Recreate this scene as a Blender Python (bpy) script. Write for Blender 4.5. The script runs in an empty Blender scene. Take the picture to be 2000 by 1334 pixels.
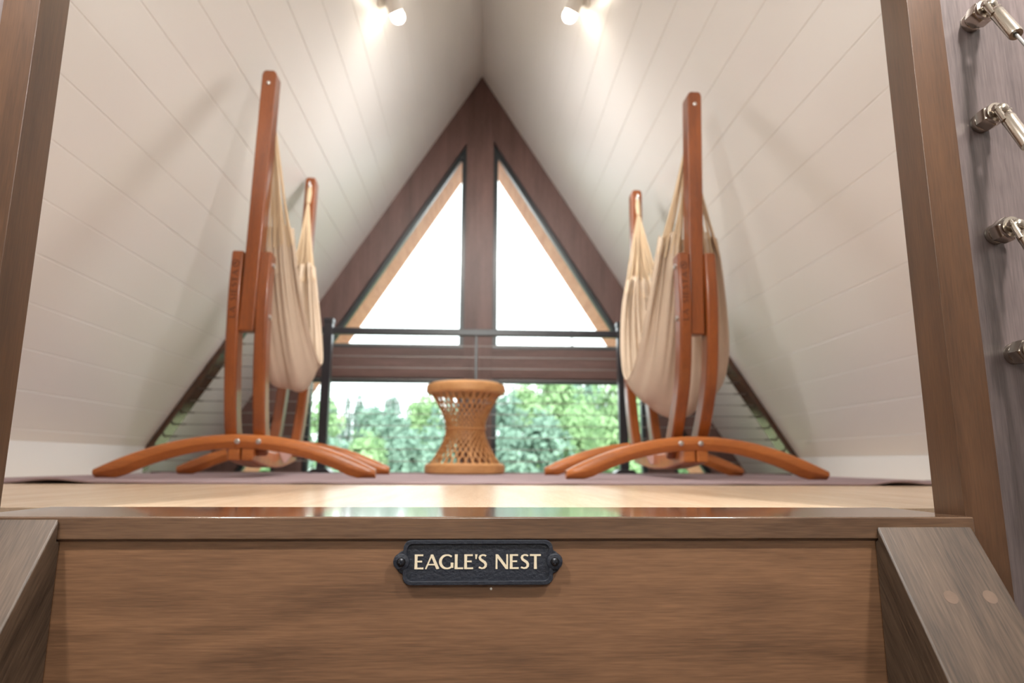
import bpy, bmesh, math, random
from mathutils import Vector, Matrix, Euler

random.seed(7)
SC = bpy.context.scene
COL = SC.collection

# ------------------------------------------------------------------ camera, sky, lights, exposure
cam_d = bpy.data.cameras.new('camera')
cam = bpy.data.objects.new('camera', cam_d)
COL.objects.link(cam)
RIGHT = Vector((0.99878539, -0.04910001, 0.00411464))
UP = Vector((-0.01281705, -0.17827082, 0.98389798))
FWD = Vector((0.04757589, 0.98275567, 0.17868361))
CAM_Z = 0.07
m = Matrix((RIGHT, UP, -FWD)).transposed().to_4x4()
m.translation = Vector((0, 0, CAM_Z))
cam.matrix_world = m
cam_d.sensor_width = 36.0
cam_d.lens = 1301.0 / 2000.0 * 36.0
cam_d.clip_start = 0.01
cam_d.clip_end = 400
cam_d.dof.use_dof = True
cam_d.dof.focus_distance = 0.92
cam_d.dof.aperture_fstop = 3.8
SC.camera = cam

SC.view_settings.view_transform = 'Standard'
SC.view_settings.look = 'None'
SC.view_settings.gamma = 1.0
SC.view_settings.use_curve_mapping = False
SC.view_settings.exposure = 0.0
SC.cycles.use_denoising = True
SC.cycles.max_bounces = 10
SC.cycles.diffuse_bounces = 6
SC.cycles.transparent_max_bounces = 24
SC.cycles.sample_clamp_indirect = 6.0

SKY_W = 3.8
SUN_W = 12.0             # bright overcast sun from behind the house, on the trees
W = bpy.data.worlds.new('overcast_sky')
SC.world = W
W.use_nodes = True
nt = W.node_tree
nt.nodes.clear()
wo = nt.nodes.new('ShaderNodeOutputWorld')
wb = nt.nodes.new('ShaderNodeBackground')
tc = nt.nodes.new('ShaderNodeTexCoord')
sx = nt.nodes.new('ShaderNodeSeparateXYZ')
rp = nt.nodes.new('ShaderNodeValToRGB')
rp.color_ramp.elements[0].position = 0.45
rp.color_ramp.elements[0].color = (0.45, 0.52, 0.45, 1)
rp.color_ramp.elements[1].position = 0.52
rp.color_ramp.elements[1].color = (0.93, 0.97, 1.0, 1)
mp = nt.nodes.new('ShaderNodeMapRange')
mp.inputs['From Min'].default_value = -1
nt.links.new(tc.outputs['Generated'], sx.inputs[0])
nt.links.new(sx.outputs['Z'], mp.inputs['Value'])
nt.links.new(mp.outputs[0], rp.inputs[0])
nt.links.new(rp.outputs[0], wb.inputs['Color'])
wb.inputs['Strength'].default_value = SKY_W
nt.links.new(wb.outputs[0], wo.inputs['Surface'])

sd = bpy.data.lights.new('sun', 'SUN')
sd.energy = SUN_W
sd.angle = math.radians(8)
sd.color = (1.0, 0.97, 0.90)
so = bpy.data.objects.new('sun', sd)
COL.objects.link(so)
so.rotation_euler = Vector((-0.25, 0.75, -0.85)).to_track_quat('-Z', 'Y').to_euler()

NEAR_SPOT_W = 13.0
LOFT_SPOT_W = 70.0      # each of the loft's ceiling spotlights
HALL_SPOT_W = 120.0      # each of the two ceiling spotlights over the ladder
WARM = (1.0, 0.965, 0.92)
HALL_FILL_W = 84.0    # added fill lamp behind the unseen end window of the stair hall

# ------------------------------------------------------------------ dimensions (metres; loft floor z = 0, ridge along y)
SL = 1.58               # ceiling slope dz/dx
ZR = 3.158              # ridge height
XR = -0.012             # ridge x
YB, YG = -2.4, 4.956    # back of the stair hall, face of the gable
YF0, YF1 = 0.968, 4.14  # loft floor
XK = 1.915              # knee walls
ZL = -2.5               # lower floor
YRAIL = 4.0


def zc(x):
    return ZR - SL * abs(x - XR)


# ------------------------------------------------------------------ helpers
def srgb(r, g, b):
    def f(c):
        c /= 255.0
        return c / 12.92 if c <= 0.04045 else ((c + 0.055) / 1.055) ** 2.4
    return (f(r), f(g), f(b), 1.0)


class MB:
    def __init__(s):
        s.v, s.f = [], []

    def add(s, vs, fs):
        o = len(s.v)
        s.v += [tuple(v) for v in vs]
        s.f += [tuple(i + o for i in f) for f in fs]
        return s

    def box(s, x0, x1, y0, y1, z0, z1):
        vs = [(x, y, z) for x in (x0, x1) for y in (y0, y1) for z in (z0, z1)]
        fs = [(0, 1, 3, 2), (4, 6, 7, 5), (0, 4, 5, 1), (2, 3, 7, 6), (0, 2, 6, 4), (1, 5, 7, 3)]
        return s.add(vs, fs)

    def prism(s, pts, axis, a, b):
        """polygon pts (2-D) extruded along axis ('x': pts are y,z; 'y': x,z; 'z': x,y)"""
        n = len(pts)
        mk = {'x': lambda p, t: (t, p[0], p[1]), 'y': lambda p, t: (p[0], t, p[1]), 'z': lambda p, t: (p[0], p[1], t)}[axis]
        vs = [mk(p, a) for p in pts] + [mk(p, b) for p in pts]
        fs = [tuple(range(n))[::-1], tuple(range(n, 2 * n))] + [(i, (i + 1) % n, (i + 1) % n + n, i + n) for i in range(n)]
        return s.add(vs, fs)

    def tube(s, pts, r, n=10, cap=True):
        pts = [Vector(p) for p in pts]
        rs = r if isinstance(r, (list, tuple)) else [r] * len(pts)
        ref = None
        rings = []
        for i, p in enumerate(pts):
            d = (pts[min(i + 1, len(pts) - 1)] - pts[max(i - 1, 0)]).normalized()
            if ref is None:
                ref = Vector((0, 0, 1)) if abs(d.z) < 0.9 else Vector((1, 0, 0))
            u = (ref - d * ref.dot(d)).normalized()
            ref = u
            w = d.cross(u)
            rings.append([p + (u * math.cos(2 * math.pi * k / n) + w * math.sin(2 * math.pi * k / n)) * rs[i] for k in range(n)])
        vs = [v for ring in rings for v in ring]
        fs = []
        for i in range(len(pts) - 1):
            for k in range(n):
                fs.append((i * n + k, i * n + (k + 1) % n, (i + 1) * n + (k + 1) % n, (i + 1) * n + k))
        if cap:
            fs.append(tuple(range(n))[::-1])
            fs.append(tuple(range((len(pts) - 1) * n, len(pts) * n)))
        return s.add(vs, fs)

    def ribbon(s, pts, wvec, tvec):
        """rectangular bar swept along pts; wvec/tvec: half width and half thickness vectors (fixed or per point)"""
        pts = [Vector(p) for p in pts]
        n = len(pts)
        wl = wvec if isinstance(wvec, list) else [wvec] * n
        tl = tvec if isinstance(tvec, list) else [tvec] * n
        vs = []
        for i, p in enumerate(pts):
            w, t = Vector(wl[i]), Vector(tl[i])
            vs += [p - w - t, p + w - t, p + w + t, p - w + t]
        fs = [(3, 2, 1, 0), tuple((n - 1) * 4 + k for k in range(4))]
        for i in range(n - 1):
            for k in range(4):
                fs.append((i * 4 + k, i * 4 + (k + 1) % 4, (i + 1) * 4 + (k + 1) % 4, (i + 1) * 4 + k))
        return s.add(vs, fs)

    def lathe(s, prof, c=(0, 0, 0), axis=(0, 0, 1), n=32):
        """prof: list of (r, h) from start to end along axis"""
        a = Vector(axis).normalized()
        u = a.orthogonal().normalized()
        w = a.cross(u)
        c = Vector(c)
        vs = []
        for r, h in prof:
            for k in range(n):
                t = 2 * math.pi * k / n
                vs.append(c + a * h + (u * math.cos(t) + w * math.sin(t)) * r)
        fs = []
        for i in range(len(prof) - 1):
            for k in range(n):
                fs.append((i * n + k, i * n + (k + 1) % n, (i + 1) * n + (k + 1) % n, (i + 1) * n + k))
        fs.append(tuple(range(n))[::-1])
        fs.append(tuple(range((len(prof) - 1) * n, len(prof) * n)))
        return s.add(vs, fs)

    def build(s, name, mat, parent=None, smooth=False, bevel=0.0, seg=2, angle=35):
        me = bpy.data.meshes.new(name)
        me.from_pydata(s.v, [], s.f)
        me.validate()
        bm = bmesh.new()
        bm.from_mesh(me)
        bmesh.ops.recalc_face_normals(bm, faces=bm.faces)
        bm.to_mesh(me)
        bm.free()
        o = bpy.data.objects.new(name, me)
        COL.objects.link(o)
        me.materials.append(mat)
        if smooth:
            for p in me.polygons:
                p.use_smooth = True
            if not bevel:
                me.set_sharp_from_angle(angle=math.radians(angle))
        if bevel:
            b = o.modifiers.new('edge', 'BEVEL')
            b.width = bevel
            b.segments = seg
            b.limit_method = 'ANGLE'
            b.angle_limit = math.radians(angle)
            for p in me.polygons:
                p.use_smooth = True
            b.harden_normals = True
        if parent is not None:
            o.parent = parent
            o.matrix_parent_inverse = Matrix.Identity(4)
            if parent.type == 'EMPTY':
                o.location = -parent.location
        return o


def tag(o, label, cat, group=None, kind=None):
    o['label'] = label
    o['category'] = cat
    if group:
        o['group'] = group
    if kind:
        o['kind'] = kind
    return o


def thing(name, loc, label, cat, group=None, kind=None):
    o = bpy.data.objects.new(name, None)
    COL.objects.link(o)
    o.location = loc
    o.empty_display_size = 0.1
    return tag(o, label, cat, group, kind)


def struct(o, label, cat):
    return tag(o, label, cat, kind='structure')


# ------------------------------------------------------------------ materials
def nodes(name):
    mt = bpy.data.materials.new(name)
    mt.use_nodes = True
    t = mt.node_tree
    return mt, t, t.nodes['Principled BSDF']


def plain(name, col, rough=0.5, metal=0.0, noise=0.0, nscale=20.0, spec=0.5, bump=0.0, coat=0.0):
    mt, t, b = nodes(name)
    b.inputs['Roughness'].default_value = rough
    b.inputs['Metallic'].default_value = metal
    b.inputs['Specular IOR Level'].default_value = spec
    b.inputs['Coat Weight'].default_value = coat
    b.inputs['Base Color'].default_value = col
    if noise or bump:
        c = t.nodes.new('ShaderNodeTexCoord')
        n = t.nodes.new('ShaderNodeTexNoise')
        n.inputs['Scale'].default_value = nscale
        n.inputs['Detail'].default_value = 4
        t.links.new(c.outputs['Object'], n.inputs['Vector'])
        if noise:
            mx = t.nodes.new('ShaderNodeMix')
            mx.data_type = 'RGBA'
            mx.inputs[6].default_value = tuple(k * (1 - noise) for k in col[:3]) + (1,)
            mx.inputs[7].default_value = tuple(min(1, k * (1 + noise)) for k in col[:3]) + (1,)
            t.links.new(n.outputs['Fac'], mx.inputs[0])
            t.links.new(mx.outputs[2], b.inputs['Base Color'])
        if bump:
            bp = t.nodes.new('ShaderNodeBump')
            bp.inputs['Strength'].default_value = bump
            bp.inputs['Distance'].default_value = 0.002
            t.links.new(n.outputs['Fac'], bp.inputs['Height'])
            t.links.new(bp.outputs[0], b.inputs['Normal'])
    return mt


def wood(name, dark, light, axis=0, scale=1.0, rough=0.4, rot=(0, 0, 0), rings=3.0, grain=0.55, lam=None, spec=0.5, bump=0.12, coat=0.0, coat_rough=0.15, figure=0.5):
    """procedural wood with the grain along the given axis; lam = (axis, width, offset, spread) for glued-up strips"""
    mt, t, b = nodes(name)
    L = t.links.new
    c = t.nodes.new('ShaderNodeTexCoord')
    mp = t.nodes.new('ShaderNodeMapping')
    mp.inputs['Rotation'].default_value = rot
    L(c.outputs['Object'], mp.inputs['Vector'])

    def mapped(along, across):
        k = t.nodes.new('ShaderNodeVectorMath')
        k.operation = 'MULTIPLY'
        s = [across * scale] * 3
        s[axis] = along * scale
        k.inputs[1].default_value = s
        L(mp.outputs[0], k.inputs[0])
        return k.outputs[0]

    def noise(vec, detail=3.0, rough_=0.55, dist=0.0):
        n = t.nodes.new('ShaderNodeTexNoise')
        n.inputs['Scale'].default_value = 1.0
        n.inputs['Detail'].default_value = detail
        n.inputs['Roughness'].default_value = rough_
        n.inputs['Distortion'].default_value = dist
        L(vec, n.inputs['Vector'])
        return n.outputs['Fac']

    def math_(op, a, bb, cl=False):
        n = t.nodes.new('ShaderNodeMath')
        n.operation = op
        n.use_clamp = cl
        for i, q in enumerate((a, bb)):
            if isinstance(q, (int, float)):
                n.inputs[i].default_value = q
            else:
                L(q, n.inputs[i])
        return n.outputs[0]
    big = noise(mapped(1.1, 5.0), 2.0, 0.5, 0.4)
    ring = math_('SINE', math_('MULTIPLY', big, rings * 6.283 * 2.2), 0.0)
    ring = math_('ADD', math_('MULTIPLY', ring, 0.5), 0.5)
    fine = noise(mapped(22.0, 420.0), 2.0, 0.6)
    med = noise(mapped(3.0, 42.0), 3.0, 0.6)
    streak = noise(mapped(0.7, 14.0), 2.0, 0.5)
    v = math_('ADD', math_('MULTIPLY', ring, 0.22 * figure), math_('MULTIPLY', fine, grain))
    v = math_('ADD', v, math_('MULTIPLY', med, 0.45))
    v = math_('ADD', v, math_('MULTIPLY', streak, 0.45))
    mr = t.nodes.new('ShaderNodeMapRange')
    lo = 0.5 * (grain + 0.9) - 0.30
    mr.inputs['From Min'].default_value = lo
    mr.inputs['From Max'].default_value = lo + 0.6 + 0.22 * figure
    L(v, mr.inputs['Value'])
    cr = t.nodes.new('ShaderNodeValToRGB')
    cr.color_ramp.elements[0].color = dark
    cr.color_ramp.elements[1].color = light
    L(mr.outputs[0], cr.inputs[0])
    out = cr.outputs[0]
    if lam:
        la, lw, lo_, sp = lam
        sep = t.nodes.new('ShaderNodeSeparateXYZ')
        L(mp.outputs[0], sep.inputs[0])
        fl = math_('FLOOR', math_('DIVIDE', math_('SUBTRACT', sep.outputs[la], lo_), lw), 0.0)
        wn = t.nodes.new('ShaderNodeTexWhiteNoise')
        wn.noise_dimensions = '1D'
        L(fl, wn.inputs['W'])
        g = math_('ADD', math_('MULTIPLY', wn.outputs['Value'], 2 * sp), 1 - sp)
        hv = t.nodes.new('ShaderNodeHueSaturation')
        L(g, hv.inputs['Value'])
        L(out, hv.inputs['Color'])
        out = hv.outputs[0]
    L(out, b.inputs['Base Color'])
    b.inputs['Roughness'].default_value = rough
    b.inputs['Specular IOR Level'].default_value = spec
    b.inputs['Coat Weight'].default_value = coat
    b.inputs['Coat Roughness'].default_value = coat_rough
    if bump:
        bp = t.nodes.new('ShaderNodeBump')
        bp.inputs['Strength'].default_value = bump
        bp.inputs['Distance'].default_value = 0.0008
        L(fine, bp.inputs['Height'])
        L(bp.outputs[0], b.inputs['Normal'])
    return mt


def emit(name, col, strength):
    mt, t, b = nodes(name)
    b.inputs['Base Color'].default_value = col
    b.inputs['Emission Color'].default_value = col
    b.inputs['Emission Strength'].default_value = strength
    return mt


def glass_mat():
    mt = bpy.data.materials.new('window_glass')
    mt.use_nodes = True
    t = mt.node_tree
    t.nodes.clear()
    o = t.nodes.new('ShaderNodeOutputMaterial')
    mx = t.nodes.new('ShaderNodeMixShader')
    tr = t.nodes.new('ShaderNodeBsdfTransparent')
    tr.inputs[0].default_value = (0.95, 0.975, 0.965, 1)
    gl = t.nodes.new('ShaderNodeBsdfGlossy')
    gl.inputs['Roughness'].default_value = 0.01
    fr = t.nodes.new('ShaderNodeFresnel')
    fr.inputs['IOR'].default_value = 1.45
    t.links.new(fr.outputs[0], mx.inputs[0])
    t.links.new(tr.outputs[0], mx.inputs[1])
    t.links.new(gl.outputs[0], mx.inputs[2])
    t.links.new(mx.outputs[0], o.inputs[0])
    return mt


WAL_D, WAL_L = srgb(54, 36, 25), srgb(134, 98, 71)
M_riser = wood('walnut_riser', WAL_D, WAL_L, axis=0, rough=0.42, rings=1.3, figure=2.3, grain=0.85)
M_nosing = wood('walnut_nosing', srgb(48, 34, 27), srgb(118, 90, 69), axis=0, rough=0.17, coat=0.6, coat_rough=0.06, bump=0.05)
M_string = wood('walnut_stringer', srgb(34, 26, 21), srgb(106, 86, 70), axis=1, rough=0.42, rot=(math.radians(-54.35), 0, 0), lam=(0, 0.0668, 0.527 + 3 * 0.0668, 0.13), grain=0.8)
M_jamb = wood('walnut_jamb', srgb(48, 32, 23), srgb(96, 67, 46), axis=2, rough=0.30, rings=1.5, figure=0.5, bump=0.05, coat=0.15, coat_rough=0.2)
M_panel = wood('walnut_panel', srgb(62, 53, 53), srgb(122, 108, 106), axis=2, rough=0.36, rings=1.2, bump=0.05, coat=0.25, coat_rough=0.25)
M_beam = wood('dark_stained_beam', srgb(68, 50, 46), srgb(122, 92, 86), axis=2, rough=0.45, rings=1.0)
M_beam_x = wood('dark_stained_tie', srgb(68, 50, 46), srgb(122, 92, 86), axis=0, rough=0.45, rings=1.0)
M_floor = wood('pale_floor_planks', srgb(206, 178, 148), srgb(238, 214, 186), axis=1, rough=0.25, lam=(0, 0.16, 0.0, 0.05), rings=2.0, bump=0.25, spec=0.3)
M_stand = wood('honey_larch', srgb(98, 46, 14), srgb(160, 86, 36), axis=2, rough=0.34, rings=1.5, coat=0.3)
M_stand_lit = wood('honey_larch_lit', srgb(142, 74, 28), srgb(222, 134, 64), axis=0, rough=0.34, rings=1.5, coat=0.3)  # same larch lightened: stronger light near the floor is put into the colour
M_soffit = wood('tan_soffit', srgb(190, 116, 88), srgb(248, 184, 150), axis=1, rough=0.6, rings=2.5, scale=1.5)
M_white = plain('white_ceiling_paint', srgb(236, 235, 234), rough=0.36, spec=0.45)
M_wall = plain('white_wall_paint', srgb(232, 232, 232), rough=0.6)
M_black = plain('black_metal', srgb(38, 38, 44), rough=0.28, spec=0.6)
M_frame = plain('black_window_frame', srgb(44, 50, 54), rough=0.3, spec=0.6)
M_glass = glass_mat()
M_steel = plain('brushed_steel', srgb(196, 186, 174), rough=0.22, metal=1.0)
M_cable = plain('steel_cable', srgb(150, 148, 146), rough=0.5, metal=0.8)
M_fit = plain('dark_steel', srgb(110, 106, 104), rough=0.4, metal=0.8)
M_iron = plain('black_cast_iron', srgb(27, 31, 42), rough=0.5, noise=0.25, nscale=260, bump=0.5)
M_gold = plain('pale_gold_lettering', srgb(216, 202, 176), rough=0.4)
M_screw = plain('dark_screw', srgb(70, 70, 74), rough=0.3, metal=1.0)
M_rug = plain('pale_pink_rug', srgb(164, 144, 148), rough=0.95, noise=0.22, nscale=4.0, bump=0.5)
M_cloth = plain('cream_cotton', srgb(208, 189, 168), rough=0.9, noise=0.05, nscale=30, bump=0.1)
M_cord = plain('cream_cord', srgb(214, 190, 158), rough=0.9)
M_rattan = wood('rattan', srgb(176, 120, 70), srgb(236, 182, 122), axis=0, rough=0.5, scale=1.2)
M_engrave = plain('engraved_lettering', srgb(84, 40, 20), rough=0.7)
M_bolt = plain('zinc_bolt', srgb(210, 208, 206), rough=0.3, metal=1.0)
M_pale_end = plain('pale_felt', srgb(206, 170, 162), rough=0.8)
M_ground = plain('grass_ground', srgb(116, 122, 90), rough=1.0, noise=0.3, nscale=0.6)
M_lens = emit('lamp_lens', (1.0, 0.86, 0.68, 1), 40.0)
M_lampwhite = plain('white_lamp_body', srgb(235, 232, 226), rough=0.4)
M_carpet = plain('lower_floor_boards', srgb(150, 112, 80), rough=0.5, noise=0.1, nscale=5)
M_dot = plain('white_speck', srgb(226, 226, 220), rough=0.5)
M_plug = plain('wood_plug', srgb(104, 85, 72), rough=0.55, spec=0.3, noise=0.15, nscale=90)
M_vent = plain('grey_vent', srgb(120, 118, 116), rough=0.5)

# ------------------------------------------------------------------ the setting
BW, G0 = 0.1688, 0.1264   # ceiling board width on the slope, first groove


def ceiling_side(sgn, y0, y1, mat, name, thick=0.16, smax=6.62, off=0.0):
    u = Vector((sgn, -SL)).normalized()
    nrm = Vector((u.y * -sgn, u.x * sgn)) * 1.0
    nrm = Vector((sgn * SL, 1.0)).normalized()          # outward
    org = Vector((XR, ZR)) + nrm * off
    pts = [org]
    s = G0
    while s < smax - 0.05:
        for ds, d in ((-0.0030, 0), (-0.0006, 0.0022), (0.0006, 0.0022), (0.0030, 0)):
            pts.append(org + u * (s + ds) + nrm * d)
        s += BW
    pts.append(org + u * smax)
    pts.append(org + u * smax + nrm * thick)
    top = Vector((XR, ZR + (thick + off) * math.hypot(1, SL)))
    pts.append(top)
    if off:
        pts[0] = Vector((XR, ZR + off * math.hypot(1, SL)))
    return MB().prism([tuple(p) for p in pts], 'y', y0, y1).build(name, mat)


struct(ceiling_side(-1, YB, YG + 0.1, M_white, 'ceiling'), 'white tongue-and-groove sloped ceiling on the left of the ridge', 'ceiling')
struct(ceiling_side(1, YB, YG + 0.1, M_white, 'ceiling'), 'white tongue-and-groove sloped ceiling on the right of the ridge', 'ceiling')
for sgn, side in ((-1, 'left'), (1, 'right')):
    struct(ceiling_side(sgn, YG + 0.1, 6.36, M_soffit, 'ceiling_overhang', thick=0.2, off=0.0),
           'tan wooden underside of the %s roof overhang beyond the gable windows' % side, 'roof overhang')

# loft floor slab, rug-side edge trim, knee walls, lower floor, end walls
o = MB().box(-XK, XK, YF0 + 0.1, YF1, -0.05, 0).build('floor', M_floor)
struct(o, 'pale wooden plank floor of the loft', 'floor')
o = MB().box(-XK, XK, YF0 + 0.0, YF1, -0.28, -0.05).build('trim_9', M_wall)
struct(o, 'white painted slab under the loft floor', 'trim')
o = MB().box(-3.7, 3.7, YB - 0.1, YG + 0.2, ZL - 0.1, ZL).build('floor_lower', M_carpet)
struct(o, 'wooden floor of the storey below the loft', 'floor')
for sgn, side in ((-1, 'left'), (1, 'right')):
    zt = zc(sgn * XK + (0.012 if sgn > 0 else 0)) + 0.03
    x0, x1 = (-XK - 0.08, -XK) if sgn < 0 else (XK, XK + 0.08)
    o = MB().box(x0, x1, YF0, YRAIL - 0.03, -0.28, zt - 0.02).build('wall_' + side, M_wall)
    struct(o, 'low white knee wall under the %s ceiling slope' % side, 'knee wall')
    xa, xb = (-XK + 0.004, -XK + 0.012) if sgn < 0 else (XK - 0.012, XK - 0.004)
HWX, HW0, HW1 = 0.52, 1.45, 2.15      # added window opening in the stair hall's end wall, for the fill lamp
mb = MB()
for sgn in (-1, 1):
    mb.prism([(sgn * HWX, ZL), (sgn * 3.75, ZL), (sgn * 3.75, ZR + 0.1 - SL * 3.75), (sgn * HWX, ZR + 0.1 - SL * HWX)], 'y', YB - 0.1, YB)
mb.box(-HWX, HWX, YB - 0.1, YB, ZL, HW0)
mb.prism([(-HWX, HW1), (HWX, HW1), (HWX, ZR + 0.1 - SL * HWX), (0, ZR + 0.1), (-HWX, ZR + 0.1 - SL * HWX)], 'y', YB - 0.1, YB)
o = mb.build('wall_front', M_wall)
struct(o, 'white end wall of the stair hall behind the ladder', 'wall')

w7 = thing('window_7', (0, YB - 0.05, HW0), 'added unseen window in the end wall behind the ladder, for the fill light', 'window', kind='structure')
mb = MB()
mb.box(-HWX, HWX, YB - 0.09, YB - 0.01, HW0, HW0 + 0.05).box(-HWX, HWX, YB - 0.09, YB - 0.01, HW1 - 0.05, HW1)
mb.box(-HWX, -HWX + 0.05, YB - 0.09, YB - 0.01, HW0 + 0.05, HW1 - 0.05).box(HWX - 0.05, HWX, YB - 0.09, YB - 0.01, HW0 + 0.05, HW1 - 0.05)
mb.build('window_frame', M_lampwhite, w7)
MB().box(-HWX + 0.045, HWX - 0.045, YB - 0.055, YB - 0.049, HW0 + 0.045, HW1 - 0.045).build('pane', M_glass, w7)
ld = bpy.data.lights.new('hall_fill', 'AREA')  # area lamp added as soft frontal fill for hall and loft
ld.shape = 'RECTANGLE'
ld.size, ld.size_y = 2 * HWX, HW1 - HW0
ld.energy = HALL_FILL_W
ld.color = (1.0, 0.95, 0.9)
lo = bpy.data.objects.new('hall_fill', ld)
COL.objects.link(lo)
lo.location = (0, YB - 0.13, (HW0 + HW1) / 2)
lo.rotation_euler = (math.radians(90), 0, 0)

# partition with the ladder opening
YP0, YP1 = 0.925, 0.968
JL, JR = -0.651, 0.664       # inner faces of the opening
ZH = 2.02
pm = MB()
xl = -1.1
pm.prism([(XR - (ZR - ZL) / SL, ZL), (xl, ZL), (xl, zc(xl))], 'y', YP0 + 0.01, YP1)
xr = 1.1
pm.prism([(XR + (ZR - ZL) / SL, ZL), (xr, ZL), (xr, zc(xr))], 'y', YP0 + 0.01, YP1)
pm.prism([(XR - (ZR - ZH) / SL, ZH), (XR + (ZR - ZH) / SL, ZH), (XR, ZR)], 'y', YP0 + 0.01, YP1)
pm.box(-1.1, 1.1, YP0 + 0.01, YP1, ZL, -0.46)
o = pm.build('wall_partition', M_wall)
struct(o, 'white partition around the loft opening', 'wall')
# walnut jambs
o = MB().box(JL - 0.052, JL, 0.905, YP1, -0.46, ZH).build('trim_1', M_jamb, bevel=0.0008)
struct(o, 'dark walnut jamb on the left of the loft opening', 'door jamb')
o = MB().box(JR, JR + 0.055, 0.905, YP1, -0.46, ZH).build('trim_2', M_jamb, bevel=0.0008)
struct(o, 'dark walnut jamb on the right of the loft opening', 'door jamb')
o = MB().box(-1.1, JL - 0.053, 0.925, YP1, -0.46, zc(-1.1)).build('trim_3', M_panel, bevel=0.002)
struct(o, 'walnut wall panel left of the left jamb', 'wall panel')
o = MB().box(JR + 0.056, 1.1, 0.925, YP1, -0.46, zc(1.1)).build('trim_4', M_panel, bevel=0.002)
struct(o, 'walnut wall panel holding the steel cable fittings beside the right jamb', 'wall panel')
# sill with nosing, riser
o = MB().box(JL + 0.0005, JR - 0.0005, 0.888, 1.078, -0.028, 0.0008).build('trim_5', M_nosing, bevel=0.0025, seg=3)
struct(o, 'glossy walnut sill board at the top of the ladder', 'sill')
o = MB().box(JL, JR, 0.8945, 0.93, -0.46, -0.028).build('trim_6', M_riser)
struct(o, 'walnut riser board below the sill carrying the black name plate', 'riser')
MB().lathe([(0.0016, 0.0), (0.0016, 0.0006), (0.0009, 0.0012)], (0.0178, 0.8947, -0.0890), (0, -1, 0), 12).build('speck', M_dot, o, smooth=True)
# floor edge
o = MB().box(-XK, XK, 4.06, YF1 + 0.015, -0.29, 0.010).build('trim_7', M_beam_x, bevel=0.003)
struct(o, 'dark edge board along the open end of the loft floor', 'trim')
# ground outside
o = MB().box(-90, 90, 5.3, 130, -3.0, -2.7).build('ground', M_ground)
struct(o, 'grassy ground outside beyond the gable', 'ground')

# gable: timbers and windows
OFFX = 0.253
gy0, gy1 = YG, YG + 0.09


def rin(z):      # distance of the rafters' inner edge from the ridge line at height z
    return (ZR - z) / SL - OFFX


wb_ = thing('wall_back', (XR, YG, ZL), 'gable wall of dark stained timbers around the big windows', 'gable wall', kind='structure')
KP = 0.108
KX = -0.006             # king post centre relative to the ridge line
for sgn in (-1, 1):
    P = [(XR, ZR), (XR + sgn * (ZR - ZL) / SL, ZL), (XR + sgn * rin(ZL), ZL), (XR, ZR - OFFX * SL)]
    MB().prism(P, 'y', gy0, gy1).build('rafter', M_beam, wb_)
    xs = sorted((XR + sgn * 1.27, XR + sgn * 1.462))
    zt = ZR - SL * (1.27 + OFFX)
    Q = [(xs[0], ZL), (xs[1], ZL), (xs[1], ZR - SL * (abs(xs[1] - XR) + OFFX) - 0.0), (xs[0], ZR - SL * (abs(xs[0] - XR) + OFFX))]
    MB().prism(Q, 'y', gy0 + 0.003, gy1).build('post', M_beam, wb_)
MB().prism([(XR + KX - KP, ZL), (XR + KX + KP, ZL), (XR + KX + KP, ZR - SL * (KP + OFFX) + 0.05), (XR + KX, ZR - OFFX * SL), (XR + KX - KP, ZR - SL * (KP + OFFX) + 0.05)], 'y', gy0 - 0.004, gy1).build('king_post', M_beam, wb_)
MB().prism([(XR - rin(0.69), 0.69), (XR + rin(0.69), 0.69), (XR + rin(0.913), 0.913), (XR - rin(0.913), 0.913)], 'y', gy0 + 0.005, gy1).build('tie_beam', M_beam_x, wb_)
MB().box(XR - 3.6, XR + 3.6, gy0 + 0.01, gy1, ZL, ZL + 0.25).build('bottom_rail', M_beam_x, wb_)


def inset(poly, d):
    """inward offset of a convex polygon (list of (x,z))"""
    n = len(poly)
    area = sum(poly[i][0] * poly[(i + 1) % n][1] - poly[(i + 1) % n][0] * poly[i][1] for i in range(n))
    sg = 1 if area > 0 else -1
    out = []
    for i in range(n):
        p0, p1, p2 = Vector(poly[i - 1]), Vector(poly[i]), Vector(poly[(i + 1) % n])
        d1, d2 = (p1 - p0).normalized(), (p2 - p1).normalized()
        n1, n2 = Vector((-d1.y, d1.x)) * sg, Vector((-d2.y, d2.x)) * sg
        k = (n1 + n2)
        out.append(tuple(p1 + k * (d / (1 + n1.dot(n2)))))
    return out


def window(idx, poly, label, fw=0.038):
    w = thing('window_%d' % idx, (XR, YG + 0.06, 0), label, 'window', kind='structure')
    inn = inset(poly, fw)
    n = len(poly)
    for a, b, nm, mt in ((0.035, 0.085, 'window_frame', M_frame),):
        mb = MB()
        vs = []
        for y in (YG + a, YG + b):
            for P in (poly, inn):
                vs += [(p[0], y, p[1]) for p in P]
        fs = []
        for i in range(n):
            j = (i + 1) % n
            fs += [(i, j, n + j, n + i), (2 * n + i, 3 * n + i, 3 * n + j, 2 * n + j),
                   (n + i, n + j, 3 * n + j, 3 * n + i), (i, 2 * n + i, 2 * n + j, j)]
        mb.add(vs, fs).build(nm, mt, w)
    MB().prism(inset(poly, fw - 0.004), 'y', YG + 0.058, YG + 0.064).build('pane', M_glass, w)
    return w


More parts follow.
